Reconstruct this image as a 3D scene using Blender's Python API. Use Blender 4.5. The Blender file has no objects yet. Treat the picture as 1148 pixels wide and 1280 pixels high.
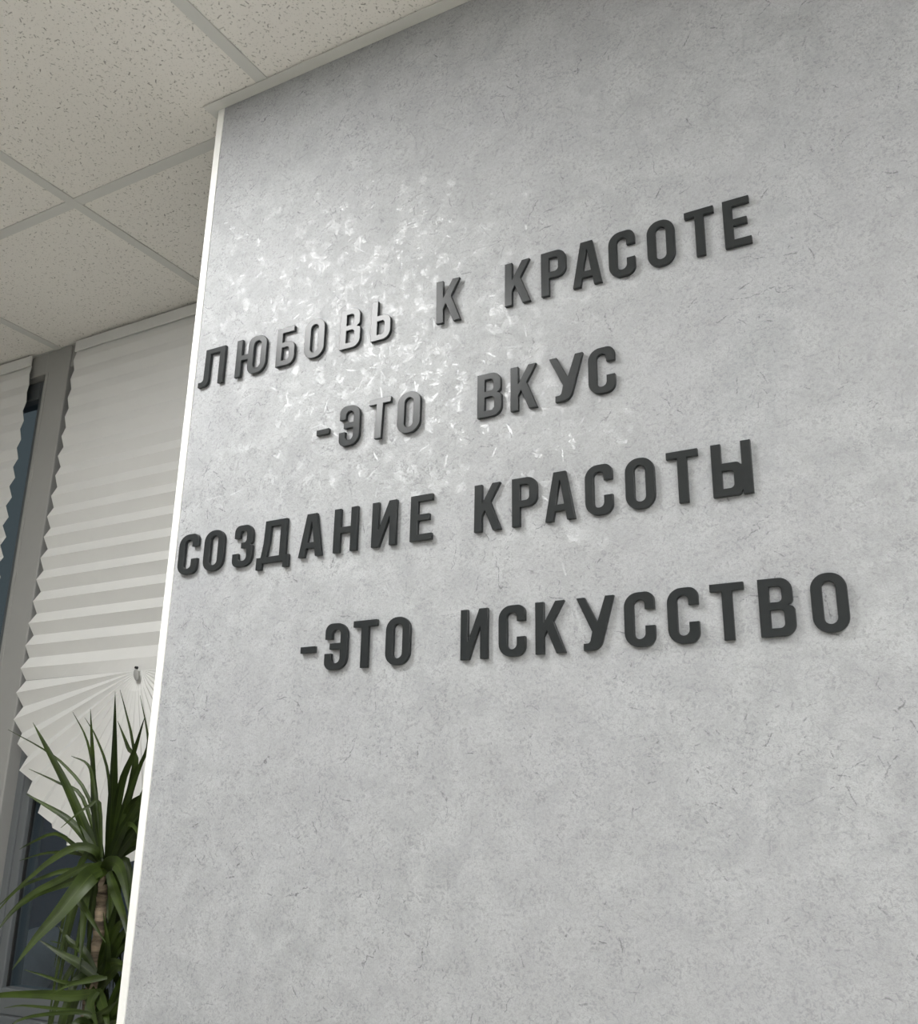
import bpy, bmesh, math, random
from mathutils import Vector, Matrix
from mathutils.geometry import tessellate_polygon

random.seed(7)
scene = bpy.context.scene
COL = scene.collection
H = 2.75                                   # ceiling height; the camera fit is relative to it
W_PX, H_PX = 1148, 1280

# ------------------------------------------------------------------ camera
YAW, PITCH, ROLL, FPX = -0.5177, 0.3127, 0.0173, 1217.67
CAM = Vector((1.1297, -1.0778, H - 1.2662))
_f = Vector((math.sin(YAW) * math.cos(PITCH), math.cos(YAW) * math.cos(PITCH), math.sin(PITCH)))
_r0 = Vector((math.cos(YAW), -math.sin(YAW), 0))
_u0 = _r0.cross(_f)
_r = math.cos(ROLL) * _r0 + math.sin(ROLL) * _u0
_u = -math.sin(ROLL) * _r0 + math.cos(ROLL) * _u0
cam_data = bpy.data.cameras.new('camera')
cam = bpy.data.objects.new('camera', cam_data)
COL.objects.link(cam)
m = Matrix((_r, _u, -_f)).transposed().to_4x4()
m.translation = CAM
cam.matrix_world = m
cam_data.sensor_fit = 'HORIZONTAL'
cam_data.sensor_width = 36.0
cam_data.lens = 36.0 * FPX / W_PX
cam_data.clip_start = 0.02
scene.camera = cam

# ------------------------------------------------------------------ world, exposure
world = bpy.data.worlds.new('world')
scene.world = world
world.use_nodes = True
bg = world.node_tree.nodes['Background']
bg.inputs['Color'].default_value = (0.088, 0.100, 0.102, 1)      # overcast dusk outside the window
bg.inputs['Strength'].default_value = 1.0
PANEL_STRENGTH = 31.0
scene.view_settings.view_transform = 'Standard'
scene.view_settings.look = 'None'
scene.view_settings.gamma = 1.0
scene.view_settings.use_curve_mapping = False
scene.view_settings.exposure = 0.0


# ------------------------------------------------------------------ helpers
def px_ray(x, y):
    return _f + (x - W_PX / 2) / FPX * _r - (y - H_PX / 2) / FPX * _u


def px_at_y(x, y, Y):
    v = px_ray(x, y)
    return CAM + v * ((Y - CAM.y) / v.y)


def obj(name, me, mat=None, parent=None, kind=None):
    o = bpy.data.objects.new(name, me)
    COL.objects.link(o)
    if me is not None and mat is not None and not me.materials:
        me.materials.append(mat)
    if parent:
        o.parent = parent
    if kind:
        o['kind'] = kind
    return o


def empty(name, loc=(0, 0, 0)):
    o = bpy.data.objects.new(name, None)
    o.empty_display_size = 0.05
    COL.objects.link(o)
    o.location = loc
    return o


def tag(o, label, cat, group=None):
    o['label'] = label
    o['category'] = cat
    if group:
        o['group'] = group
    return o


def mesh(name, verts, faces, smooth=False):
    me = bpy.data.meshes.new(name)
    me.from_pydata([tuple(v) for v in verts], [], faces)
    me.update()
    if smooth:
        me.polygons.foreach_set('use_smooth', [True] * len(me.polygons))
    return me


def box_me(name, x0, x1, y0, y1, z0, z1, bevel=0.0):
    bm = bmesh.new()
    bmesh.ops.create_cube(bm, size=1)
    for v in bm.verts:
        v.co = Vector(((x0 + x1) / 2 + v.co.x * (x1 - x0), (y0 + y1) / 2 + v.co.y * (y1 - y0), (z0 + z1) / 2 + v.co.z * (z1 - z0)))
    if bevel:
        bmesh.ops.bevel(bm, geom=bm.edges[:], offset=bevel, segments=2, profile=0.5, affect='EDGES')
    me = bpy.data.meshes.new(name)
    bm.to_mesh(me)
    bm.free()
    return me


def prism_me(name, poly, z0, z1):
    """vertical prism over a plan polygon (counter-clockwise list of x, y)"""
    n = len(poly)
    verts = [(x, y, z0) for x, y in poly] + [(x, y, z1) for x, y in poly]
    faces = [list(range(n))[::-1], list(range(n, 2 * n))]
    faces += [[i, (i + 1) % n, n + (i + 1) % n, n + i] for i in range(n)]
    return mesh(name, verts, faces)


def tube_me(name, pts, rads, seg=10, cap=True):
    verts, faces = [], []
    n = len(pts)
    for i, p in enumerate(pts):
        a = pts[max(i - 1, 0)]
        b = pts[min(i + 1, n - 1)]
        t = (Vector(b) - Vector(a)).normalized()
        ref = Vector((1, 0, 0)) if abs(t.x) < 0.8 else Vector((0, 1, 0))
        s = t.cross(ref).normalized()
        u = t.cross(s)
        for k in range(seg):
            an = 2 * math.pi * k / seg
            verts.append(Vector(p) + rads[i] * (math.cos(an) * s + math.sin(an) * u))
    for i in range(n - 1):
        for k in range(seg):
            faces.append([i * seg + k, i * seg + (k + 1) % seg, (i + 1) * seg + (k + 1) % seg, (i + 1) * seg + k])
    if cap:
        faces.append(list(range(seg)))
        faces.append([(n - 1) * seg + k for k in range(seg)][::-1])
    return mesh(name, verts, faces, True)


def lathe_me(name, prof, seg=32):
    verts, faces = [], []
    for r, z in prof:
        for k in range(seg):
            a = 2 * math.pi * k / seg
            verts.append((r * math.cos(a), r * math.sin(a), z))
    for i in range(len(prof) - 1):
        for k in range(seg):
            faces.append([i * seg + k, i * seg + (k + 1) % seg, (i + 1) * seg + (k + 1) % seg, (i + 1) * seg + k])
    faces.append(list(range(seg))[::-1])
    faces.append([(len(prof) - 1) * seg + k for k in range(seg)])
    return mesh(name, verts, faces, True)


# ------------------------------------------------------------------ material helpers
class NT:
    def __init__(self, name):
        self.mat = bpy.data.materials.new(name)
        self.mat.use_nodes = True
        self.t = self.mat.node_tree
        self.bsdf = self.t.nodes['Principled BSDF']

    def node(self, kind, **kw):
        n = self.t.nodes.new(kind)
        for k, v in kw.items():
            setattr(n, k, v)
        return n

    def put(self, sock, v):
        if isinstance(v, bpy.types.NodeSocket):
            self.t.links.new(v, sock)
        elif isinstance(v, (tuple, list)) and sock.type == 'RGBA' and len(v) == 3:
            sock.default_value = (*v, 1)
        else:
            sock.default_value = v

    def math(self, op, a, b=0.0, c=0.0, clamp=False):
        n = self.node('ShaderNodeMath', operation=op, use_clamp=clamp)
        self.put(n.inputs[0], a)
        self.put(n.inputs[1], b)
        self.put(n.inputs[2], c)
        return n.outputs[0]

    def vmath(self, op, a, b=(0, 0, 0)):
        n = self.node('ShaderNodeVectorMath', operation=op)
        self.put(n.inputs[0], a)
        if op == 'SCALE':
            self.put(n.inputs['Scale'], b)
        else:
            self.put(n.inputs[1], b)
        return n.outputs[0]

    def coords(self, kind='Object'):
        return self.node('ShaderNodeTexCoord').outputs[kind]

    def noise(self, vec, scale, detail=4, rough=0.55, dist=0.0):
        n = self.node('ShaderNodeTexNoise')
        self.put(n.inputs['Vector'], vec)
        n.inputs['Scale'].default_value = scale
        n.inputs['Detail'].default_value = detail
        n.inputs['Roughness'].default_value = rough
        n.inputs['Distortion'].default_value = dist
        return n.outputs['Fac'], n.outputs['Color']

    def ramp(self, fac, lo, hi, a=0.0, b=1.0, smooth=True):
        n = self.node('ShaderNodeMapRange')
        n.interpolation_type = 'SMOOTHSTEP' if smooth else 'LINEAR'
        self.put(n.inputs['Value'], fac)
        self.put(n.inputs['From Min'], lo)
        self.put(n.inputs['From Max'], hi)
        self.put(n.inputs['To Min'], a)
        self.put(n.inputs['To Max'], b)
        return n.outputs['Result']

    def mix(self, fac, a, b, blend='MIX'):
        n = self.node('ShaderNodeMix', data_type='RGBA', blend_type=blend)
        self.put(n.inputs[0], fac)
        self.put(n.inputs[6], a)
        self.put(n.inputs[7], b)
        return n.outputs[2]

    def flat(self, vec, axes):
        s = self.node('ShaderNodeSeparateXYZ')
        self.put(s.inputs[0], vec)
        c = self.node('ShaderNodeCombineXYZ')
        self.t.links.new(s.outputs[axes[0]], c.inputs[0])
        self.t.links.new(s.outputs[axes[1]], c.inputs[1])
        return c.outputs[0]

    def dashes(self, vec, scale, length, width, keep, seed=0.0, minlen=0.35):
        """short strokes of random direction, one per Voronoi cell; vec is 2D"""
        v = self.vmath('ADD', self.vmath('SCALE', vec, scale), (seed, seed * 1.7, 0))
        vo = self.node('ShaderNodeTexVoronoi', voronoi_dimensions='2D', feature='F1')
        self.put(vo.inputs['Vector'], v)
        vo.inputs['Scale'].default_value = 1.0
        vo.inputs['Randomness'].default_value = 0.9
        c = self.node('ShaderNodeSeparateColor')
        self.put(c.inputs[0], vo.outputs['Color'])
        d = self.vmath('SUBTRACT', v, vo.outputs['Position'])
        rot = self.node('ShaderNodeVectorRotate', rotation_type='Z_AXIS')
        self.put(rot.inputs['Vector'], d)
        self.put(rot.inputs['Angle'], self.math('MULTIPLY', c.outputs[0], 6.2832))
        s = self.node('ShaderNodeSeparateXYZ')
        self.put(s.inputs[0], rot.outputs[0])
        le = self.math('MULTIPLY', self.math('MULTIPLY_ADD', c.outputs[1], 1 - minlen, minlen), length)
        uu = self.math('DIVIDE', self.math('ABSOLUTE', s.outputs[0]), le)
        ww = self.math('DIVIDE', self.math('ABSOLUTE', s.outputs[1]), width)
        dd = self.math('MAXIMUM', uu, ww)
        mk = self.ramp(dd, 1.0, 0.6)
        kp = self.math('LESS_THAN', c.outputs[2], keep)
        self.cell = vo.outputs['Color']
        return self.math('MULTIPLY', mk, kp)

    def bump(self, height, strength=0.3, dist=0.001, normal=None):
        b = self.node('ShaderNodeBump')
        b.inputs['Strength'].default_value = strength
        b.inputs['Distance'].default_value = dist
        self.put(b.inputs['Height'], height)
        if normal is not None:
            self.put(b.inputs['Normal'], normal)
        return b.outputs[0]

    def set(self, **kw):
        for k, v in kw.items():
            self.put(self.bsdf.inputs[k.replace('_', ' ')], v)
        return self.mat


def plain(name, col, rough=0.5, nscale=60.0, var=0.06, bump=0.05, **kw):
    t = NT(name)
    f, _ = t.noise(t.coords(), nscale, 4)
    c = t.mix(f, tuple(x * (1 - var) for x in col), tuple(min(1, x * (1 + var)) for x in col))
    t.set(Base_Color=c, Roughness=rough, Normal=t.bump(f, bump, 0.0005), **kw)
    return t.mat


# wallpaper: grey decorative-plaster vinyl with a satin, flaky relief
def wallpaper_mat(name, axes):
    t = NT(name)
    p = t.flat(t.coords(), axes)
    big, _ = t.noise(p, 3.5, 4, 0.6)
    mid, _ = t.noise(p, 20.0, 6, 0.72, 0.5)
    fine, _ = t.noise(p, 230.0, 4, 0.75, 0.8)
    grit, _ = t.noise(p, 620.0, 2, 0.6)
    _, wcol = t.noise(p, 30.0, 3)
    off = t.vmath('SUBTRACT', wcol, (0.5, 0.5, 0.5))
    warp = t.vmath('ADD', p, t.vmath('SCALE', off, 0.014))
    warp2 = t.vmath('ADD', p, t.vmath('SCALE', off, 0.045))
    # ridged veins of trowel marks
    rid = t.math('ABSOLUTE', t.math('SUBTRACT', t.noise(p, 45.0, 5, 0.65, 1.5)[0], 0.5))
    vein = t.ramp(rid, 0.035, 0.0)
    col = t.mix(t.ramp(mid, 0.34, 0.66), (0.363, 0.373, 0.383), (0.459, 0.471, 0.482))
    col = t.mix(t.ramp(big, 0.35, 0.65, 0.0, 0.5), col, (0.399, 0.404, 0.419))
    col = t.mix(t.ramp(fine, 0.42, 0.70, 0.0, 0.52), col, (0.246, 0.252, 0.260))
    col = t.mix(t.ramp(grit, 0.46, 0.72, 0.0, 0.55), col, (0.30, 0.306, 0.314))
    col = t.mix(t.math('MULTIPLY', vein, 0.16), col, (0.24, 0.245, 0.252))
    s1 = t.dashes(warp2, 13.0, 0.42, 0.012, 0.5, 3.1)
    s2 = t.dashes(warp, 30.0, 0.38, 0.028, 0.36, 8.4)
    s3 = t.dashes(warp, 75.0, 0.36, 0.065, 0.34, 2.2)
    patch = t.ramp(t.noise(p, 8.0, 4)[0], 0.41, 0.58)
    brk = t.ramp(fine, 0.36, 0.56)
    dark = t.math('MULTIPLY', t.math('MULTIPLY', t.math('MAXIMUM', t.math('MULTIPLY', s3, 0.7), t.math('MAXIMUM', s1, s2)), patch), brk)
    col = t.mix(t.math('MULTIPLY', dark, 0.8), col, (0.14, 0.145, 0.15))
    # satin strokes and flakes, visible where a lamp is mirrored
    g1 = t.dashes(warp, 20.0, 0.47, 0.026, 0.8, 5.5)
    c1 = t.cell
    g2 = t.dashes(warp, 40.0, 0.46, 0.055, 0.8, 15.5)
    c2 = t.cell
    vo = t.node('ShaderNodeTexVoronoi', voronoi_dimensions='2D', feature='F1')
    t.put(vo.inputs['Vector'], t.vmath('ADD', p, t.vmath('SCALE', t.vmath('SUBTRACT', t.noise(p, 85.0, 2, 0.7)[1], (0.5, 0.5, 0.5)), 0.028)))
    vo.inputs['Scale'].default_value = 78.0
    c3 = vo.outputs['Color']
    sc = t.node('ShaderNodeSeparateColor')
    t.put(sc.inputs[0], c3)
    fl = t.math('MULTIPLY', t.math('LESS_THAN', sc.outputs[2], 0.5), t.ramp(fine, 0.40, 0.56))
    gl = t.math('MAXIMUM', fl, t.math('MAXIMUM', g1, g2))
    rough = t.ramp(gl, 0.0, 1.0, 0.50, 0.25, False)
    spec = t.ramp(gl, 0.0, 1.0, 0.25, 0.38, False)
    # each flake and stroke lies at its own slight angle
    tilt = t.mix(g2, t.mix(g1, c3, c1), c2)
    ts = t.node('ShaderNodeSeparateColor')
    t.put(ts.inputs[0], tilt)
    tc = t.node('ShaderNodeCombineXYZ')
    t.put(tc.inputs[0], t.math('SUBTRACT', ts.outputs[0], 0.5))
    t.put(tc.inputs[2], t.math('SUBTRACT', ts.outputs[1], 0.47))
    tv = t.vmath('MULTIPLY', tc.outputs[0], (0.27, 0.0, 0.27))
    h = t.math('ADD', t.math('MULTIPLY', fine, 0.5), t.math('MULTIPLY', mid, 0.4))
    h = t.math('SUBTRACT', h, t.math('MULTIPLY', vein, 0.18))
    nb_ = t.bump(h, 0.5, 0.0011)
    nrm = t.vmath('NORMALIZE', t.vmath('ADD', nb_, t.vmath('SCALE', tv, gl)))
    t.set(Base_Color=col, Roughness=rough, Specular_IOR_Level=spec, Normal=nrm)
    return t.mat


def tile_mat():
    t = NT('mineral_fibre_tile')
    p = t.flat(t.coords(), (0, 1))
    d1 = t.dashes(p, 52.0, 0.30, 0.070, 0.62, 2.0, 0.2)
    d2 = t.dashes(p, 95.0, 0.26, 0.13, 0.55, 9.0, 0.3)
    d3 = t.dashes(p, 200.0, 0.22, 0.2, 0.45, 17.0, 0.6)
    dep = t.ramp(t.noise(p, 60.0, 2)[0], 0.3, 0.7, 0.35, 1.0)
    holes = t.math('MULTIPLY', t.math('MAXIMUM', d1, t.math('MAXIMUM', t.math('MULTIPLY', d2, 0.8), t.math('MULTIPLY', d3, 0.5))), dep)
    f, _ = t.noise(p, 350.0, 3)
    col = t.mix(f, (0.82, 0.80, 0.755), (0.87, 0.85, 0.805))
    col = t.mix(t.math('MULTIPLY', holes, 0.75), col, (0.22, 0.205, 0.18))
    hh = t.math('SUBTRACT', t.math('MULTIPLY', f, 0.15), holes)
    t.set(Base_Color=col, Roughness=0.9, Specular_IOR_Level=0.15, Normal=t.bump(hh, 0.6, 0.002))
    return t.mat


M = {}
M['wallpaper'] = wallpaper_mat('grey_plaster_wallpaper', (0, 2))
M['tile'] = tile_mat()
M['grid'] = plain('grid_metal', (0.64, 0.64, 0.61), 0.45, 40, 0.03, 0.02)
M['paint'] = plain('wall_paint', (0.42, 0.42, 0.42), 0.7)
M['trim'] = plain('white_plastic', (0.90, 0.90, 0.87), 0.35, 30, 0.02, 0.02)
M['letter'] = plain('charcoal_acrylic', (0.026, 0.029, 0.030), 0.265, 90, 0.15, 0.02, Specular_IOR_Level=0.30)
M['frame'] = plain('grey_window_profile', (0.30, 0.30, 0.287), 0.4, 30, 0.04, 0.02)
M['sash'] = plain('dark_sash_profile', (0.12, 0.13, 0.135), 0.4, 30, 0.06, 0.02)
M['gasket'] = plain('rubber_gasket', (0.012, 0.012, 0.012), 0.6)
M['sill'] = plain('grey_sill', (0.22, 0.23, 0.26), 0.45, 30, 0.05, 0.02)
M['void'] = plain('plenum_board', (0.12, 0.12, 0.12), 0.9)
M['asphalt'] = plain('asphalt', (0.40, 0.40, 0.42), 0.8, 3, 0.4, 0.3)
M['facade'] = plain('far_facade', (0.22, 0.26, 0.36), 0.8, 2, 0.2, 0.1)
M['bark'] = None
M['pot'] = plain('pot_ceramic', (0.55, 0.54, 0.52), 0.4)
M['soil'] = plain('soil', (0.03, 0.02, 0.014), 0.95, 60, 0.5, 0.6)

t = NT('floor_porcelain')
f, _ = t.noise(t.coords(), 5.0, 6, 0.6)
M['floor'] = t.set(Base_Color=t.mix(f, (0.56, 0.535, 0.475), (0.66, 0.63, 0.565)), Roughness=0.35)

t = NT('pleated_paper')
f, _ = t.noise(t.coords(), 9.0, 5, 0.6)
g, _ = t.noise(t.coords(), 300.0, 3)
trans = t.node('ShaderNodeBsdfTranslucent')
trans.inputs['Color'].default_value = (0.8, 0.8, 0.77, 1)
t.set(Base_Color=t.mix(f, (0.70, 0.70, 0.68), (0.77, 0.77, 0.75)), Roughness=0.75, Specular_IOR_Level=0.25, Normal=t.bump(g, 0.08, 0.0004))
mx = t.node('ShaderNodeMixShader')
mx.inputs[0].default_value = 0.12
out = t.t.nodes['Material Output']
t.t.links.new(t.bsdf.outputs[0], mx.inputs[1])
t.t.links.new(trans.outputs[0], mx.inputs[2])
t.t.links.new(mx.outputs[0], out.inputs['Surface'])
M['paper'] = t.mat

t = NT('window_glass')
tr = t.node('ShaderNodeBsdfTransparent')
tr.inputs['Color'].default_value = (0.80, 0.86, 0.90, 1)
gs = t.node('ShaderNodeBsdfGlossy')
gs.inputs['Roughness'].default_value = 0.01
lw = t.node('ShaderNodeLayerWeight')
fac = t.math('MULTIPLY_ADD', t.math('POWER', lw.outputs['Facing'], 5.0), 0.93, 0.06)
mx = t.node('ShaderNodeMixShader')
t.t.links.new(fac, mx.inputs[0])
t.t.links.new(tr.outputs[0], mx.inputs[1])
t.t.links.new(gs.outputs[0], mx.inputs[2])
t.t.links.new(mx.outputs[0], t.t.nodes['Material Output'].inputs['Surface'])
M['glass'] = t.mat

t = NT('led_diffuser')
M['led'] = t.set(Base_Color=(0.9, 0.9, 0.9), Roughness=0.5, Emission_Color=(1.0, 1.0, 0.988), Emission_Strength=PANEL_STRENGTH)

t = NT('plant_leaf')
uv = t.coords('UV')
s = t.node('ShaderNodeSeparateXYZ')
t.put(s.inputs[0], uv)
nf, _ = t.noise(t.coords('Object'), 18.0, 3)
across = t.math('ABSOLUTE', t.math('SUBTRACT', s.outputs[0], 0.5))
col = t.mix(t.ramp(nf, 0.3, 0.7), (0.015, 0.025, 0.005), (0.038, 0.060, 0.009))
col = t.mix(t.ramp(across, 0.05, 0.0, 0.0, 0.55), col, (0.075, 0.10, 0.022))
streak, _ = t.noise(t.vmath('MULTIPLY', uv, (26.0, 1.5, 1.0)), 1.0, 2)
col = t.mix(t.ramp(streak, 0.45, 0.7, 0, 0.35), col, (0.014, 0.028, 0.007))
M['leaf'] = t.set(Base_Color=col, Roughness=0.42, Specular_IOR_Level=0.28, Normal=t.bump(streak, 0.2, 0.0006))

t = NT('cane_bark')
nf, _ = t.noise(t.vmath('MULTIPLY', t.coords(), (12.0, 12.0, 70.0)), 1.0, 5, 0.65, 0.8)
col = t.mix(t.ramp(nf, 0.35, 0.65), (0.05, 0.038, 0.024), (0.27, 0.21, 0.14))
M['bark'] = t.set(Base_Color=col, Roughness=0.85, Normal=t.bump(nf, 0.8, 0.004))

# ------------------------------------------------------------------ room shell
XL, XR, YB, YW = -3.2, 3.6, -4.0, 0.535        # left wall, right wall, back wall, window wall face
PX0 = -0.0125                                  # outer corner of the projecting wall
floor = obj('floor', box_me('floor', XL - .15, XR + .15, YB - .15, YW + .3, -0.1, 0.0), M['floor'], kind='structure')
wall_main = obj('wall_front', box_me('wall_front', PX0, XR + .15, 0.0, YW + .3, 0.0, H + 0.2), M['wallpaper'], kind='structure')
obj('wall_left', box_me('wall_left', XL - .15, XL, YB - .15, YW + .3, 0.0, H + 0.2), M['paint'], kind='structure')
obj('wall_right', box_me('wall_right', XR, XR + .15, YB - .15, 0.0, 0.0, H + 0.2), M['paint'], kind='structure')
obj('wall_back', box_me('wall_back', XL, XR, YB - .15, YB, 0.0, H + 0.2), M['paint'], kind='structure')
SILL = H - 1.735
wall_win = obj('wall_window', box_me('wall_window', XL, PX0, YW, YW + .3, 0.0, SILL - 0.04), M['paint'], kind='structure')
obj('lintel', box_me('lintel', XL, PX0, YW, YW + .1, H - 0.02, H + 0.2), M['paint'], wall_win)
obj('side_pier', box_me('side_pier', XL, -3.08, YW, YW + .3, SILL - 0.04, H - 0.02), M['paint'], wall_win)

# white corner profile on the outer corner (two legs of an L)
trim = obj('trim_1', prism_me('corner_profile', [(PX0 - .0018, -.0018), (0.0, -.0018), (0.0, 0.0), (PX0, 0.0), (PX0, .0125), (PX0 - .0018, .0125)], 0.0, H - 0.002), M['trim'], kind='structure')

# baseboards, out of frame
obj('baseboard_front', box_me('baseboard', 0.002, XR, -0.012, 0.0, 0.0, 0.07), M['trim'], kind='structure')

# ------------------------------------------------------------------ ceiling: grid, tiles, wall angles, LED panels
TH = -0.0082
ct, st = math.cos(TH), math.sin(TH)
GX, GY = 0.1064, 0.0647                        # a grid crossing in plan


def g2w(u, v):
    x, y = u - GX, v - 0.0
    return (GX + x * ct - y * st, x * st + y * ct)


def clip(poly, a, b, c):
    """keep a*x + b*y <= c"""
    res = []
    for i in range(len(poly)):
        p, q = poly[i], poly[(i + 1) % len(poly)]
        dp, dq = a * p[0] + b * p[1] - c, a * q[0] + b * q[1] - c
        if dp <= 0:
            res.append(p)
        if (dp < 0 < dq) or (dq < 0 < dp):
            k = dp / (dp - dq)
            res.append((p[0] + k * (q[0] - p[0]), p[1] + k * (q[1] - p[1])))
    return res


def room_clip(poly):
    for a, b, c in ((-1, 0, -XL), (1, 0, XR), (0, -1, -YB), (0, 1, YW)):
        poly = clip(poly, a, b, c)
        if len(poly) < 3:
            return []
    return poly


ceiling = obj('ceiling', box_me('ceiling', XL - .15, XR + .15, YB - .15, YW + .3, H + 0.2, H + 0.3), M['void'], kind='structure')
ZT = H + 0.003                                 # underside of tiles; flanges hang just below
PANELS = {(-1, -2), (2, -4), (3, -3), (2, -6), (4, -6)}  # those in mid-room and at the back are unseen, added as fill light
panel_cells = []
for i in range(-6, 6):
    for j in range(-8, 1):
        u0, v0 = GX + .6 * i, GY + .6 * j
        poly = [g2w(*c) for c in ((u0 + .003, v0 + .003), (u0 + .597, v0 + .003), (u0 + .597, v0 + .597), (u0 + .003, v0 + .597))]
        poly = room_clip(poly)
        if not poly:
            continue
        if (i, j) in PANELS:
            panel_cells.append((i, j))
            continue
        if i == -1 and j == -1:                # the tile notched round the outer corner
            a = clip(poly, 0, 1, -.002)
            b = clip(clip(poly, 0, -1, .002), 1, 0, PX0 - .003)
            xs = sorted(poly)
            poly = [(u0 + .003, v0 + .003), (u0 + .597, v0 + .003)]
            poly = [g2w(*c) for c in poly]
            poly += [(g2w(u0 + .597, 0)[0], -.002), (PX0 - .003, -.002), (PX0 - .003, g2w(PX0, v0 + .597)[1]), g2w(u0 + .003, v0 + .597)]
        elif u0 > -0.01:
            poly = clip(poly, 0, 1, -.002)
        elif v0 > 0:
            poly = clip(poly, 1, 0, PX0 - .003)
        if len(poly) < 3:
            continue
        obj('ceiling_tile', prism_me('ceiling_tile', poly, ZT, ZT + .015), M['tile'], ceiling)


def bar(u0, u1, v0, v1, name, z0=None):
    poly = room_clip([g2w(u0, v0), g2w(u1, v0), g2w(u1, v1), g2w(u0, v1)])
    if len(poly) < 3:
        return
    cx = sum(p[0] for p in poly) / len(poly)
    if cx > PX0:
        poly = clip(poly, 0, 1, -.001)
    elif max(p[1] for p in poly) > 0:
        poly = clip(poly, 1, 0, PX0 - .002)
    if len(poly) < 3:
        return
    obj(name, prism_me(name, poly, H if z0 is None else z0, ZT - .0004), M['grid'], ceiling)


for i in range(-6, 7):
    u = GX + .6 * i
    bar(u - .012, u + .012, YB - .2, YW + .2, 'main_tee', H - 0.0006)
for i in range(-6, 6):
    for j in range(-7, 1):
        v = GY + .6 * j
        bar(GX + .6 * i + .012, GX + .6 * i + .588, v - .012, v + .012, 'cross_tee')
# perimeter angles (a horizontal leg and a thin upright leg)


def angle(name, poly_h, poly_v):
    o = obj(name, prism_me(name, poly_h, H - .0016, H + .0), M['grid'], ceiling)
    obj('upright_leg', prism_me('upright_leg', poly_v, H - .0, H + .02), M['grid'], o)


angle('wall_angle', [(PX0 - .022, -.022), (XR, -.022), (XR, -.0005), (PX0 - .022, -.0005)], [(PX0, -.0012), (XR, -.0012), (XR, -.0004), (PX0, -.0004)])
angle('wall_angle', [(PX0 - .022, -.0005), (PX0 - .0005, -.0005), (PX0 - .0005, YW), (PX0 - .022, YW)], [(PX0 - .0012, 0), (PX0 - .0004, 0), (PX0 - .0004, YW), (PX0 - .0012, YW)])
angle('wall_angle', [(XL, YW - .022), (PX0 - .022, YW - .022), (PX0 - .022, YW - .0005), (XL, YW - .0005)], [(XL, YW - .0012), (PX0 - .022, YW - .0012), (PX0 - .022, YW - .0004), (XL, YW - .0004)])
angle('wall_angle', [(XL, YB + .0005), (XR, YB + .0005), (XR, YB + .022), (XL, YB + .022)], [(XL, YB + .0004), (XR, YB + .0004), (XR, YB + .0012), (XL, YB + .0012)])
angle('wall_angle', [(XL + .0005, YB + .022), (XL + .022, YB + .022), (XL + .022, YW - .022), (XL + .0005, YW - .022)], [(XL + .0004, YB), (XL + .0012, YB), (XL + .0012, YW), (XL + .0004, YW)])
angle('wall_angle', [(XR - .022, YB + .022), (XR - .0005, YB + .022), (XR - .0005, -.022), (XR - .022, -.022)], [(XR - .0012, YB), (XR - .0004, YB), (XR - .0004, 0), (XR - .0012, 0)])

where = {(-1, -2): 'before the outer corner of the lettered wall', (2, -4): 'added unseen in the middle of the room to light the lower wall', (3, -3): 'before the right end of the lettered wall',
         (2, -6): 'added unseen at the back of the room as fill', (4, -6): 'added unseen in the back corner by the right wall as fill'}
for i, j in panel_cells:
    u0, v0 = GX + .6 * i, GY + .6 * j
    cx, cy = g2w(u0 + .3, v0 + .3)
    root = empty('ceiling_light', (cx, cy, H))
    root.rotation_euler.z = TH
    tag(root, 'square white recessed LED panel light ' + where[(i, j)], 'light', 'LED panels in the ceiling grid')
    bm = bmesh.new()
    for x0, x1, y0, y1 in ((-.29, .29, -.29, -.276), (-.29, .29, .276, .29), (-.29, -.276, -.276, .276), (.276, .29, -.276, .276)):
        b = bmesh.ops.create_cube(bm, size=1)
        for v in b['verts']:
            v.co = Vector(((x0 + x1) / 2 + v.co.x * (x1 - x0), (y0 + y1) / 2 + v.co.y * (y1 - y0), .004 + .01 + v.co.z * .02))
    me = bpy.data.meshes.new('panel_frame')
    bm.to_mesh(me)
    bm.free()
    obj('panel_frame', me, M['trim'], root)
    obj('diffuser', box_me('diffuser', -.2755, .2755, -.2755, .2755, .007, .012), M['led'], root)

# ------------------------------------------------------------------ window: mullions, sashes, glass, sill
YM = 0.512                                     # mullion faces
win = empty('window_1', (-1.5, YW, SILL))
win['kind'] = 'structure'


def wpart(name, x0, x1, y0, y1, z0, z1, mat, bevel=0.002, parent=None):
    o = obj(name, box_me(name, x0 + 1.5, x1 + 1.5, y0 - YW, y1 - YW, z0 - SILL, z1 - SILL, bevel), mat, win)
    return o


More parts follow.
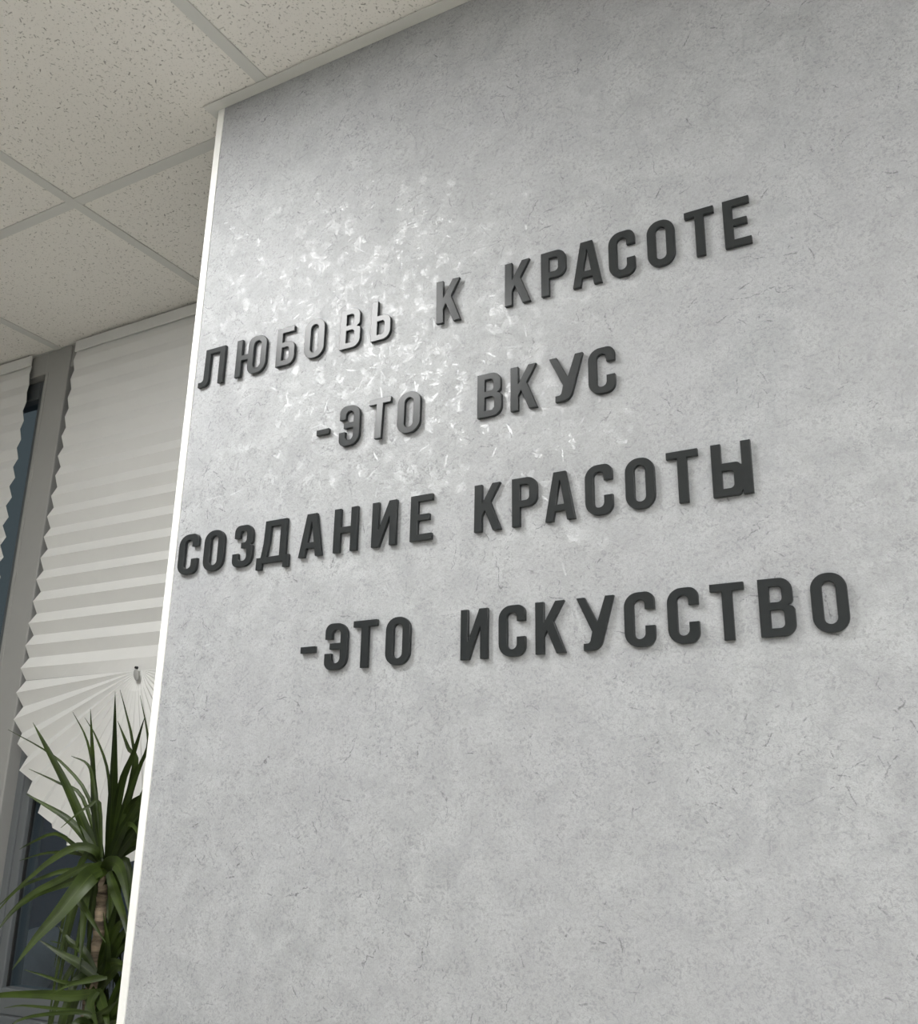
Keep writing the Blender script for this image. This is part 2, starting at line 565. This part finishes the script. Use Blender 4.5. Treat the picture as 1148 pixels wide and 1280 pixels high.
HEAD = H - 0.068
MULL = [(-2.185, -2.087), (-1.126, -1.028), (-0.135, PX0 - .002)]
wpart('head_rail', -3.08, PX0 - .002, YM + .006, YM + .1, HEAD, H - .002, M['frame'])
wpart('bottom_rail', -3.08, PX0 - .002, YM + .02, YM + .1, SILL, SILL + .05, M['sash'])
for a, b in MULL + [(-3.08, -3.04)]:
    wpart('mullion', a, b, YM, YM + .1, SILL, H - .004, M['frame'], .003)
    wpart('mullion_bead', a + .012, a + .016, YM - .0012, YM + .01, SILL + .03, HEAD, M['frame'], .0005)
bays = [(-3.04, -2.185), (-2.087, -1.126), (-1.028, -0.135)]
for a, b in bays:
    zb, zt = SILL + .05, HEAD
    ys, ye = YM + .032, YM + .085
    for x0, x1 in ((a + .001, a + .056), (b - .056, b - .001)):
        wpart('sash_stile', x0, x1, ys, ye, zb, zt, M['sash'], .003)
        e = x1 if x0 == a + .001 else x0
        wpart('gasket', e - .003, e + .003, ys + .012, ys + .02, zb + .05, zt - .05, M['gasket'], .0008)
        wpart('glazing_bead', (x0 + x1) / 2 - .003, (x0 + x1) / 2 + .003, ys - .004, ys + .004, zb + .01, zt - .01, M['sash'], .0012)
    wpart('sash_rail', a + .056, b - .056, ys, ye, zb, zb + .055, M['sash'], .003)
    wpart('sash_rail', a + .056, b - .056, ys, ye, zt - .055, zt, M['sash'], .003)
    wpart('pane', a + .05, b - .05, ys + .022, ys + .026, zb + .05, zt - .05, M['glass'], 0)
obj('window_sill', box_me('window_sill', -3.08 + 1.5, PX0 - .004 + 1.5, -.10, .06, -.038, 0.0, .004), M['sill'], win)

# outside: paving, a dark neighbouring facade and a pale heap in front of it
M['heap'] = plain('old_snow', (0.72, 0.73, 0.75), 0.8, 5, 0.25, 0.5)
nb = empty('neighbouring_building', (-10, 8.0, -.3))
tag(nb, 'dark blue-grey building outside the window behind the plant', 'building')
obj('facade_wall', box_me('facade_wall', -6, 6, 0, 3, 0, 3.4), M['facade'], nb)
for x in (-3.4, -0.6, 2.2):
    obj('pilaster', box_me('pilaster', x, x + .32, -.12, .0, 0, 3.4), M['heap'], nb)
obj('plinth', box_me('plinth', -6, 6, -.08, 0, 0, .35), M['asphalt'], nb)
bm = bmesh.new()
bmesh.ops.create_icosphere(bm, subdivisions=4, radius=1)
hr = random.Random(3)
lumps = [(Vector((hr.uniform(-1, 1), hr.uniform(-1, 1), hr.uniform(0, 1))).normalized(), hr.uniform(.1, .3)) for _ in range(14)]
for v in bm.verts:
    n = v.co.normalized()
    k = 1 + sum(a * max(0, n.dot(d)) ** 10 for d, a in lumps)
    v.co = Vector((n.x * .62 * k, n.y * .5 * k, max(0, n.z) * .48 * k))
me = bpy.data.meshes.new('pale_heap')
bm.to_mesh(me)
bm.free()
me.polygons.foreach_set('use_smooth', [True] * len(me.polygons))
hp = obj('pale_heap', me, M['heap'])
hp.location = (-9.05, 6.6, -.3)
tag(hp, 'pale grey lumpy heap outside the window, behind the drooping leaves', 'heap')
obj('exterior_ground', box_me('exterior_ground', -30, 14, YW + .32, 40, -.45, -.3), M['asphalt'], kind='structure')

# ------------------------------------------------------------------ pleated paper blinds, gathered into a fan
YBL = 0.505
CLIP_Z = H - 0.937
PITCH_P, DEPTH, RAD = 0.057, 0.0095, 0.412


def blind(xc, label, fan=True):
    root = empty('pleated_blind', (xc, YBL, CLIP_Z))
    tag(root, label, 'blind', 'pleated paper blinds in the window')
    top = H - 0.035 - CLIP_Z
    nfold = int(round((top) / (PITCH_P / 2)))
    cols = [-1, -.85, -.7, -.55, -.4, -.27, -.15, -.06, 0, .06, .15, .27, .4, .55, .7, .85, 1]
    verts, faces = [], []
    rng = random.Random(int(xc * 1000))
    for k in range(nfold + 1):
        z = top * k / nfold
        sgn = 1 if k % 2 == 0 else -1          # fold 0 (clip level) is a valley
        near = max(0.0, 1 - z / 0.11)
        amp_t = DEPTH * (1.0 if z < .28 else max(.3, 1.0 - .9 * (z - .28) / (top - .28)))
        jx = rng.uniform(-.0025, .0025)
        for c in cols:
            a = amp_t * ((1 - near) + near * abs(c))
            sag = 0.012 * near * (1 - abs(c)) * 0.0
            verts.append((c * (RAD - .014 * min(1, z / .5)) + jx * abs(c), sgn * a, z - sag))
    nc = len(cols)
    for k in range(nfold):
        for c in range(nc - 1):
            faces.append([k * nc + c, k * nc + c + 1, (k + 1) * nc + c + 1, (k + 1) * nc + c])
    # fan: folds radiate from the clip
    base = len(verts)
    rs = [0.0, .12, .28, .46, .64, .82, 1.0]
    NF = 40
    for k in range(NF + 1):
        an = math.pi * k / NF
        sgn = 1 if k % 2 == 0 else -1
        jr = 1.0 if k in (0, NF) else rng.uniform(.985, 1.015)
        for r in rs:
            if r == 0:
                verts.append((0, 0, 0))
            else:
                y = sgn * (DEPTH + .002) * r - .012 * math.sin(an) * (1 - r) * (1 if r < .99 else 0)
                verts.append((-math.cos(an) * RAD * r * jr, y, -math.sin(an) * RAD * r * jr))
    nr = len(rs)
    for k in range(NF):
        for r in range(nr - 1):
            faces.append([base + k * nr + r, base + (k + 1) * nr + r, base + (k + 1) * nr + r + 1, base + k * nr + r + 1])
    me = mesh('pleated_sheet', verts, faces)
    bm = bmesh.new()
    bm.from_mesh(me)
    bmesh.ops.remove_doubles(bm, verts=bm.verts[:], dist=0.0004)
    bmesh.ops.recalc_face_normals(bm, faces=bm.faces[:])
    bm.to_mesh(me)
    bm.free()
    sheet = obj('pleated_sheet', me, M['paper'], root)
    so = sheet.modifiers.new('thickness', 'SOLIDIFY')
    so.thickness = 0.0006
    obj('head_strip', box_me('head_strip', -RAD + .014, RAD - .014, -.0045, .0005, top - .002, top + .030, .0008), M['paper'], root)
    # clip: a small dark pin and a pale plastic tab
    clip_o = obj('cord_clip', tube_me('cord_clip', [(0.0, -.012, .003), (0.0, -.018, .003)], [.0035, .003], 10), M['gasket'], root)
    bm = bmesh.new()
    bmesh.ops.create_uvsphere(bm, u_segments=14, v_segments=10, radius=1)
    for v in bm.verts:
        v.co = Vector((.006 + v.co.x * .008 + v.co.z * -.004, -.018 + v.co.y * .004, -.014 + v.co.z * .014))
    me = bpy.data.meshes.new('clip_tab')
    bm.to_mesh(me)
    bm.free()
    obj('clip_tab', me, M['frame'], clip_o)
    return root


blind(-0.600, 'white pleated paper blind gathered into a fan behind the plant')
blind(-1.580, 'white pleated paper blind left of the grey mullion, cut off by the frame')

# ------------------------------------------------------------------ raised letters
SV, SH = 11.5, 9.2


def rnd(pts, n=7):
    """round polygon corners: items (x, y) or (x, y, r)"""
    res = []
    N = len(pts)
    for i in range(N):
        p = Vector(pts[i][:2])
        r = pts[i][2] if len(pts[i]) > 2 else 0.35
        a, b = Vector(pts[i - 1][:2]), Vector(pts[(i + 1) % N][:2])
        da, db = (a - p), (b - p)
        la, lb = da.length, db.length
        da, db = da / la, db / lb
        ang = da.angle(db)
        tl = r / math.tan(ang / 2)
        tl = min(tl, la * .499, lb * .499)
        rr = tl * math.tan(ang / 2)
        if rr < .05:
            res.append(p)
            continue
        cen = p + (da + db).normalized() * (rr / math.sin(ang / 2))
        s, e = p + da * tl, p + db * tl
        a0 = math.atan2(s.y - cen.y, s.x - cen.x)
        a1 = math.atan2(e.y - cen.y, e.x - cen.x)
        d = (a1 - a0 + math.pi) % (2 * math.pi) - math.pi
        k = n if r > 2 else 2
        for q in range(k + 1):
            aa = a0 + d * q / k
            res.append(Vector((cen.x + rr * math.cos(aa), cen.y + rr * math.sin(aa))))
    return res


def rect(x0, x1, y0, y1, r=(0, 0, 0, 0)):
    return [(x0, y0, r[0]), (x1, y0, r[1]), (x1, y1, r[2]), (x0, y1, r[3])]


T65, TI = 65.0, 65.0 - SH
GLYPH = {
    'О': (37, [[(0, 0, 17), (37, 0, 17), (37, 65, 17), (0, 65, 17)], rect(SV, 37 - SV, SH, TI, (7, 7, 7, 7))]),
    'С': (36.5, [[(25, 44), (36.5, 44), (36.5, 65, 17), (0, 65, 17), (0, 0, 17), (36.5, 0, 17), (36.5, 24.5), (25, 24.5), (25, SH, 6.7), (SV, SH, 6.7), (SV, TI, 6.7), (25, TI, 6.7)]]),
    'Э': (37, [[(0, 43), (SV, 43), (SV, TI, 6.7), (25.5, TI, 6.7), (25.5, 37), (8, 37), (8, 28.3), (25.5, 28.3), (25.5, SH, 6.7), (SV, SH, 6.7), (SV, 23), (0, 23), (0, 0, 17), (37, 0, 17), (37, 65, 17), (0, 65, 17)]]),
    'Т': (38, [[(0, 65), (0, 56), (13.2, 56), (13.2, 0), (24.8, 0), (24.8, 56), (38, 56), (38, 65)]]),
    'Е': (33, [[(0, 0), (33, 0), (33, SH), (SV, SH), (SV, 28.4), (29, 28.4), (29, 37.2), (SV, 37.2), (SV, TI), (33, TI), (33, 65), (0, 65)]]),
    'К': (39, [[(0, 0), (11.2, 0), (11.2, 21.5), (15.3, 29), (27, 0), (39, 0), (23.6, 39.5), (38, 65), (26.2, 65), (11.2, 38), (11.2, 65), (0, 65)]]),
    'Р': (36.5, [[(0, 0), (SV, 0), (SV, 25.5), (36.5, 25.5, 14), (36.5, 65, 14), (0, 65)], rect(SV, 25, 34.3, TI, (.3, 5, 5, .3))]),
    'А': (41, [[(0, 0), (11.2, 0), (13.3, 12.5), (27.7, 12.5), (29.8, 0), (41, 0), (29, 65), (12, 65)], [(14.9, 21.3), (26.1, 21.3), (20.5, 55)]]),
    'Л': (54.5, [[(0, 0), (22.3, 0, 15), (22.8, 56), (43, 56), (43, 0), (54.5, 0), (54.5, 65), (11.5, 65), (10.8, 8.6, 6), (0, 8.6)]]),
    'Ю': (63, [[(0, 0), (SV, 0), (SV, 28), (25, 28), (25, 0, 17), (63, 0, 17), (63, 65, 17), (25, 65, 17), (25, 37), (SV, 37), (SV, 65), (0, 65)], rect(25 + SV, 63 - SV, SH, TI, (7, 7, 7, 7))]),
    'Б': (37, [[(0, 0), (37, 0, 13.5), (37, 40, 13.5), (SV, 40), (SV, TI), (34, TI), (34, 65), (0, 65)], rect(SV, 25.7, SH, 31, (.3, 5, 5, .3))]),
    'В': (37.5, [[(0, 0), (37.5, 0, 13.5), (37.5, 32, 9), (30.2, 34.2, .5), (36, 37, 9), (36, 65, 13.5), (0, 65)], rect(SV, 26, SH, 29.5, (.3, 5, 5, .3)), rect(SV, 24.7, 38, TI, (.3, 5, 5, .3))]),
    'Ь': (36, [[(0, 0), (36, 0, 13.5), (36, 40, 13.5), (SV, 40), (SV, 65), (0, 65)], rect(SV, 24.7, SH, 31, (.3, 5, 5, .3))]),
    'Ы': (46, [[(0, 0), (32, 0, 9), (34.6, 7), (34.6, 0), (46, 0), (46, 65), (34.6, 65), (34.6, 36), (30, 40.3, 6), (SV, 40.3), (SV, 65), (0, 65)], rect(SV, 25, SH, 31.2, (.3, 5, 5, .3))]),
    'У': (48, [[(8.5, 0), (29.5, 0, 14), (48, 65), (37, 65), (26.3, 33.5), (10.8, 65), (0, 65), (19.6, 22.5), (16.5, 8.8, 4.5), (8.5, 8.8)]]),
    'З': (39, [[(2, 45), (13, 45), (13, TI, 6), (26.3, TI, 6), (26.3, 37.4, 5), (16, 37.4), (16, 28.6), (27.3, 28.6, 5), (27.3, SH, 6.2), (SV, SH, 6.2), (SV, 21), (0, 21), (0, 0, 16), (39, 0, 16), (39, 32, 8), (33, 33.6, .5), (38, 35.5, 8), (38, 65, 16), (2, 65, 16)]]),
    'Д': (61, [[(0, -9.5), (10.6, -9.5), (10.6, 0), (50.4, 0), (50.4, -9.5), (61, -9.5), (61, SH), (54.5, SH), (54.5, 65), (13.5, 65), (11.8, 30), (8, SH), (0, SH)], [(18.8, SH), (43, SH), (43, TI), (24.3, TI), (22.8, 30)]]),
    'Н': (41, [[(0, 0), (SV, 0), (SV, 28), (29.5, 28), (29.5, 0), (41, 0), (41, 65), (29.5, 65), (29.5, 37), (SV, 37), (SV, 65), (0, 65)]]),
    'И': (41, [[(0, 0), (13, 0), (29.8, 43.5), (29.8, 0), (41, 0), (41, 65), (28.3, 65), (11, 22.5), (11, 65), (0, 65)]]),
    '-': (24, [[(0, 26.5), (24, 26.5), (24, 35.5), (0, 35.5)]]),
}
THICK = 0.0055
glyph_cache = {}


def glyph_mesh(ch, width, height):
    key = (ch, round(width, 4), round(height, 4))
    if key in glyph_cache:
        return glyph_cache[key]
    w0, loops = GLYPH[ch]
    cu = bpy.data.curves.new('letter_outline', 'CURVE')
    cu.dimensions = '2D'
    cu.fill_mode = 'BOTH'
    cu.extrude = THICK / 2 - .0005
    cu.bevel_depth = 0.0005
    cu.bevel_resolution = 1
    cu.offset = -0.0005
    for lp in loops:
        pts = rnd(lp)
        sp = cu.splines.new('POLY')
        sp.points.add(len(pts) - 1)
        for k, p in enumerate(pts):
            sp.points[k].co = (p.x / w0 * width, p.y / 65.0 * height, 0, 1)
        sp.use_cyclic_u = True
    tmp = bpy.data.objects.new('letter_outline', cu)
    COL.objects.link(tmp)
    bpy.context.view_layer.update()
    dg = bpy.context.evaluated_depsgraph_get()
    me = bpy.data.meshes.new_from_object(tmp.evaluated_get(dg), depsgraph=dg)
    bpy.data.objects.remove(tmp)
    # curve plane (x, y, depth z) -> wall plane (x, -depth, z)
    for v in me.vertices:
        x, y, z = v.co
        v.co = (x, -z - THICK / 2, y)
    me.name = 'wall_letter'
    glyph_cache[key] = me
    return me


ROWS = [
    ('top row', H - 0.5775, 0.0672, [
        ('ЛЮБОВЬ', [(.0133, .0678), (.0942, .1571), (.1785, .2155), (.2346, .2735), (.3038, .3415), (.3611, .3965)]),
        ('К', [(.4769, .5157)]),
        ('КРАСОТЕ', [(.5866, .6259), (.6425, .6794), (.6890, .7301), (.7406, .7771), (.7937, .8304), (.8441, .8818), (.8933, .9261)])]),
    ('second row', H - 0.7380, 0.0642, [
        ('-ЭТО', [(.2704, .2933), (.3127, .3490), (.3649, .4028), (.4150, .4534)]),
        ('ВКУС', [(.5450, .5821), (.5957, .6349), (.6524, .7006), (.7074, .7438)])]),
    ('third row', H - 0.8993, 0.0652, [
        ('СОЗДАНИЕ', [(.0112, .0520), (.0645, .1055), (.1242, .1630), (.1724, .2333), (.2514, .2935), (.3132, .3540), (.3790, .4198), (.4426, .4774)]),
        ('КРАСОТЫ', [(.5423, .5817), (.5977, .6335), (.6443, .6853), (.6991, .7354), (.7517, .7888), (.8039, .8422), (.8579, .9040)])]),
    ('bottom row', H - 1.0655, 0.0645, [
        ('-ЭТО', [(.2674, .2928), (.3096, .3470), (.3566, .3950), (.4100, .4480)]),
        ('ИСКУССТВО', [(.5246, .5634), (.5789, .6158), (.6295, .6695), (.6841, .7321), (.7441, .7810), (.7962, .8326), (.8462, .8841), (.8994, .9371), (.9544, .9916)])]),
]
TILT = {('top row', 1, 'К'): (-2.0, 4.0), ('second row', 0, 'Т'): (3.0, 0.4), ('second row', 0, 'О'): (1.0, 0.3), ('top row', 0, 'Ю'): (0.3, 0.9)}
ORD = ['first', 'second', 'third', 'fourth', 'fifth', 'sixth', 'seventh', 'eighth', 'ninth']
rng = random.Random(5)
for row, zb, hgt, words in ROWS:
    for wi, (word, spans) in enumerate(words):
        letters_only = [c for c in word if c != '-']
        n = 0
        for ch, (x0, x1) in zip(word, spans):
            hh = hgt
            me = glyph_mesh(ch, x1 - x0, hh)
            o = obj('wall_dash' if ch == '-' else 'wall_letter', me, M['letter'])
            o.location = (x0, -.0004, zb)
            tilt, turn = TILT.get((row, wi, ch), (rng.uniform(-.4, .4), rng.uniform(-.5, .5)))
            o.rotation_euler = (math.radians(-tilt), 0, math.radians(turn))     # hand-mounted: not all sit flush
            o.location.y -= max(0.0, math.sin(math.radians(tilt)) * hgt) + max(0.0, -math.sin(math.radians(turn)) * 0 + abs(math.sin(math.radians(turn))) * (x1 - x0) * (turn > 0))
            if ch == '-':
                tag(o, 'charcoal raised dash at the start of the %s, before %s' % (row, word[1:]), 'dash', 'raised letters on the grey wall')
            else:
                w = word.replace('-', '')
                if len(letters_only) == 1:
                    lab = 'charcoal raised letter %s standing alone between two words in the %s' % (ch, row)
                else:
                    lab = 'charcoal raised letter %s, %s letter of %s, the %s word in the %s' % (ch, ORD[n], w, ORD[wi], row)
                tag(o, lab, 'letter', 'raised letters on the grey wall')
                n += 1

# ------------------------------------------------------------------ potted dracaena by the window
plant = empty('potted_dracaena', (-0.40, 0.22, 0.0))
tag(plant, 'tall green dracaena with arching strap leaves between the window and the wall corner', 'plant')
PO = Vector(plant.location)


def leaf(pts, width, twist=0.0, fold=0.25, name='leaf'):
    """strap leaf along a smooth path; pts world points from base to tip; V-folded cross-section"""
    P = [Vector(p) - PO for p in pts]
    # Catmull-Rom
    path = []
    ext = [P[0] * 2 - P[1]] + P + [P[-1] * 2 - P[-2]]
    per = max(3, 12 // (len(P) - 1))
    for i in range(1, len(ext) - 2):
        a, b, c, d = ext[i - 1:i + 3]
        for k in range(per):
            s = k / per
            path.append(.5 * ((2 * b) + (c - a) * s + (2 * a - 5 * b + 4 * c - d) * s * s + (3 * b - a - 3 * c + d) * s ** 3))
    path.append(P[-1])
    n = len(path)
    verts, faces, uvs = [], [], []
    view = (CAM - PO - P[0]).normalized()
    prev = None
    for i, p in enumerate(path):
        s = i / (n - 1)
        tg = (path[min(i + 1, n - 1)] - path[max(i - 1, 0)]).normalized()
        face = tg.cross(view)
        if face.length < .1:
            face = tg.cross(Vector((0, 0, 1)))
        side = Matrix.Rotation((twist - .5) * .7 + .25, 3, tg) @ face.normalized()
        if prev is not None and side.dot(prev) < 0:
            side = -side
        prev = side
        nor = side.cross(tg).normalized()
        wd = width * .5 * min(1.0, .55 + 1.8 * s) * (1 - s ** 1.7) + .0004
        for c, u in ((-1, 0), (-.5, .25), (0, .5), (.5, .75), (1, 1)):
            verts.append(p + side * (c * wd) + nor * (abs(c) * wd * fold))
            uvs.append((u, s))
    for i in range(n - 1):
        for k in range(4):
            faces.append([i * 5 + k, i * 5 + k + 1, (i + 1) * 5 + k + 1, (i + 1) * 5 + k])
    me = mesh(name, verts, faces, True)
    uvl = me.uv_layers.new(name='UVMap')
    for lp in me.loops:
        uvl.data[lp.index].uv = uvs[lp.vertex_index]
    return obj(name, me, M['leaf'], plant)


def W(x, y, Y=.22):
    return px_at_y(x, y, Y)


C1 = W(132, 1082)            # top crown of the tall cane
C2 = W(121, 1224, .20)       # crown of the middle cane
C3 = W(122, 1290, .17)       # crown of the lowest cane
SPECS = [
    # (pixel path base -> tip, depth at base, depth at tip, width, twist)
    ([(131, 1085), (112, 1050), (84, 985), (58, 935), (41, 903)], .21, .16, .021, .9),
    ([(134, 1085), (139, 1010), (142, 945), (144, 864)], .21, .20, .026, 1.2),
    ([(129, 1085), (118, 1020), (115, 940), (113, 886)], .20, .22, .017, 1.2),
    ([(126, 1080), (119, 985), (109, 927), (91, 890)], .22, .26, .010, .9),
    ([(137, 1080), (136, 975), (121, 924), (106, 897)], .24, .28, .009, 1.0),
    ([(127, 1070), (117, 985), (110, 956), (89, 945)], .20, .17, .010, .4),
    ([(140, 1080), (168, 975), (165, 925), (158, 893), (150, 862)], .23, .27, .010, 1.0),
    ([(138, 1080), (168, 960), (160, 935), (147, 901)], .22, .24, .015, 1.0),
    ([(139, 1080), (170, 970), (184, 935), (183, 910), (175, 869)], .22, .25, .012, 1.1),
    ([(136, 1080), (150, 985), (167, 940), (181, 896)], .20, .22, .017, 1.0),
    ([(138, 1075), (158, 1000), (172, 962), (190, 930)], .20, .24, .014, .9),
    ([(130, 1078), (111, 998), (84, 960), (55, 937), (10, 912)], .24, .20, .008, .3),
    ([(128, 1078), (103, 997), (74, 979), (36, 961)], .22, .18, .009, .4),
    ([(128, 1080), (103, 1043), (82, 1022), (56, 1006), (32, 992)], .20, .15, .014, .5),
    ([(127, 1072), (124, 1004), (111, 1008), (97, 1017), (76, 1035)], .19, .14, .009, .3),
    ([(130, 1080), (121, 1064), (97, 1058), (66, 1074), (35, 1099), (-6, 1136)], .21, .10, .015, .25),
    ([(130, 1086), (112, 1090), (84, 1088), (56, 1096), (22, 1112), (-12, 1150)], .22, .12, .012, .2),
    ([(130, 1088), (114, 1094), (84, 1104), (48, 1117), (18, 1138), (-10, 1172)], .20, .10, .014, .3),
    ([(130, 1084), (105, 1084), (72, 1101), (42, 1116), (14, 1140), (-5, 1166)], .19, .09, .013, .3),
    ([(131, 1085), (115, 1093), (98, 1112), (73, 1143), (46, 1172), (15, 1212)], .18, .06, .034, .35),
    ([(131, 1085), (100, 1062), (70, 1042), (38, 1054), (24, 1062)], .24, .26, .010, .2),
    ([(131, 1085), (104, 1068), (60, 1066), (24, 1076)], .24, .27, .010, .2),
    ([(130, 1088), (110, 1110), (104, 1160), (99, 1216)], .20, .17, .017, .5),
    ([(131, 1086), (139, 1079), (148, 1082), (156, 1106), (162, 1145)], .18, .10, .026, .5),
    ([(134, 1084), (150, 1042), (170, 1008), (188, 968)], .20, .18, .018, .7),
    ([(134, 1084), (154, 1058), (178, 1030), (200, 1022)], .22, .20, .018, .5),
    ([(128, 1090), (96, 1112), (112, 1145), (132, 1178)], .16, .14, .015, .6),
    ([(134, 1090), (137, 1130), (146, 1170), (152, 1205)], .22, .24, .020, .6),
    ([(134, 1090), (128, 1140), (138, 1190), (146, 1235)], .24, .27, .018, .5),
    ([(132, 1088), (118, 1120), (112, 1170), (115, 1215)], .25, .27, .014, .6),
    ([(135, 1088), (146, 1120), (156, 1150), (164, 1190)], .21, .16, .017, .6),
    # middle crown
    ([(121, 1222), (98, 1204), (76, 1192), (46, 1173)], .19, .14, .016, .4),
    ([(121, 1220), (103, 1188), (87, 1176), (72, 1157)], .20, .18, .014, .6),
    ([(121, 1224), (106, 1196), (92, 1184), (62, 1176)], .22, .22, .011, .5),
    ([(134, 1223), (118, 1222), (87, 1229), (53, 1219), (30, 1212)], .18, .13, .010, .2),
    ([(134, 1222), (112, 1226), (86, 1232), (60, 1244)], .17, .12, .009, .2),
    ([(124, 1240), (90, 1245), (55, 1243), (0, 1244), (-30, 1252)], .17, .10, .017, .15),
    ([(124, 1236), (130, 1190), (140, 1150), (150, 1115)], .21, .22, .020, .8),
    ([(126, 1236), (138, 1195), (150, 1172), (164, 1150)], .20, .18, .018, .7),
    ([(122, 1236), (121, 1190), (123, 1150), (120, 1118)], .22, .26, .016, .9),
    ([(124, 1238), (132, 1210), (134, 1180), (129, 1140)], .19, .17, .016, .9),
    ([(124, 1238), (140, 1215), (152, 1210), (170, 1225)], .19, .15, .016, .5),
    ([(122, 1238), (128, 1255), (133, 1270), (137, 1300)], .18, .13, .018, .5),
    ([(122, 1238), (114, 1252), (117, 1268), (124, 1290)], .17, .12, .014, .5),
    # low crown
    ([(122, 1292), (111, 1268), (70, 1261), (29, 1257), (5, 1260)], .16, .10, .008, .2),
    ([(122, 1292), (111, 1267), (56, 1268), (22, 1276), (8, 1290)], .15, .08, .009, .2),
    ([(112, 1300), (118, 1276), (132, 1264), (147, 1250)], .15, .14, .024, .8),
    ([(112, 1300), (122, 1272), (124, 1255), (130, 1232)], .17, .18, .018, .9),
    ([(112, 1300), (108, 1282), (98, 1276), (80, 1290)], .15, .10, .016, .5),
    ([(124, 1300), (140, 1268), (150, 1240), (160, 1205)], .18, .19, .018, .8),
    ([(124, 1300), (134, 1285), (146, 1280), (160, 1300)], .17, .13, .016, .5),
]
for path, y0, y1, wd, tw in SPECS:
    n = len(path)
    pts = [W(x, y, y0 + (y1 - y0) * i / (n - 1)) for i, (x, y) in enumerate(path)]
    leaf(pts, wd * (.8 if wd < .0125 else 1.08), tw)
# leaves on the other sides of the crowns, and older leaves hanging round the canes
rng = random.Random(21)
for cen, k, ln in ((C1, 12, .28), (C2, 9, .22), (C3, 10, .24)):
    for q in range(k):
        a = rng.uniform(-.3, 1.7)              # towards the window and the wall corner
        el = rng.uniform(.2, 1.1)
        L = ln * rng.uniform(.7, 1.0)
        dx, dy = math.cos(a) * .6, math.sin(a) * .75
        p1 = cen + Vector((dx * L * .35, dy * L * .35, math.sin(el) * L * .5))
        p2 = cen + Vector((dx * L * .7, dy * L * .7, math.sin(el) * L * .55))
        p3 = cen + Vector((dx * L, dy * L, math.sin(el) * L * .3))
        leaf([cen, p1, p2, p3], rng.uniform(.012, .02), rng.uniform(.2, .8))
for cen, k in ((C1, 11), (C2, 9), (C3, 6)):
    for q in range(k):
        a = rng.uniform(0, 6.28)
        L = rng.uniform(.16, .26)
        r = rng.uniform(.03, .07)
        dx, dy = math.cos(a) * r, math.sin(a) * r
        z0 = rng.uniform(-.05, 0)
        leaf([cen + Vector((0, 0, z0)), cen + Vector((dx * .6, dy * .6, z0 + .02)), cen + Vector((dx, dy, z0 - L * .35)), cen + Vector((dx * 1.15, dy * 1.15, z0 - L))], rng.uniform(.011, .017), rng.uniform(.2, .8))


def cane(pts, rads):
    bm_pts = []
    for i in range(len(pts) - 1):
        for k in range(6):
            bm_pts.append(Vector(pts[i]).lerp(Vector(pts[i + 1]), k / 6) - PO)
    bm_pts.append(Vector(pts[-1]) - PO)
    n = len(bm_pts)
    rr = [rads[0] + (rads[1] - rads[0]) * i / (n - 1) + (.0012 if i % 2 else -.0006) for i in range(n)]
    obj('cane', tube_me('cane', bm_pts, rr, 12), M['bark'], plant)


POT_H = 0.42
cane([(-.40, .22, POT_H - .05), (-.345, .22, .85), W(112, 1262, .215), W(122, 1190, .215), W(127, 1130, .22), W(132, 1080)], (.017, .0075))
cane([(-.385, .20, POT_H - .05), (-.36, .20, .8), W(118, 1300, .19), W(116, 1255, .195), W(121, 1218, .20)], (.016, .009))
cane([(-.41, .18, POT_H - .05), (-.33, .17, .8), W(136, 1330, .165), W(138, 1280, .17)], (.016, .010))
pot = obj('pot', lathe_me('pot', [(.115, 0), (.125, .01), (.165, POT_H - .03), (.172, POT_H - .02), (.172, POT_H), (.155, POT_H), (.152, POT_H - .06)], 36), M['pot'], plant)
obj('soil', lathe_me('soil', [(.15, POT_H - .075), (.151, POT_H - .05), (.09, POT_H - .042), (.01, POT_H - .038)], 28), M['soil'], plant)
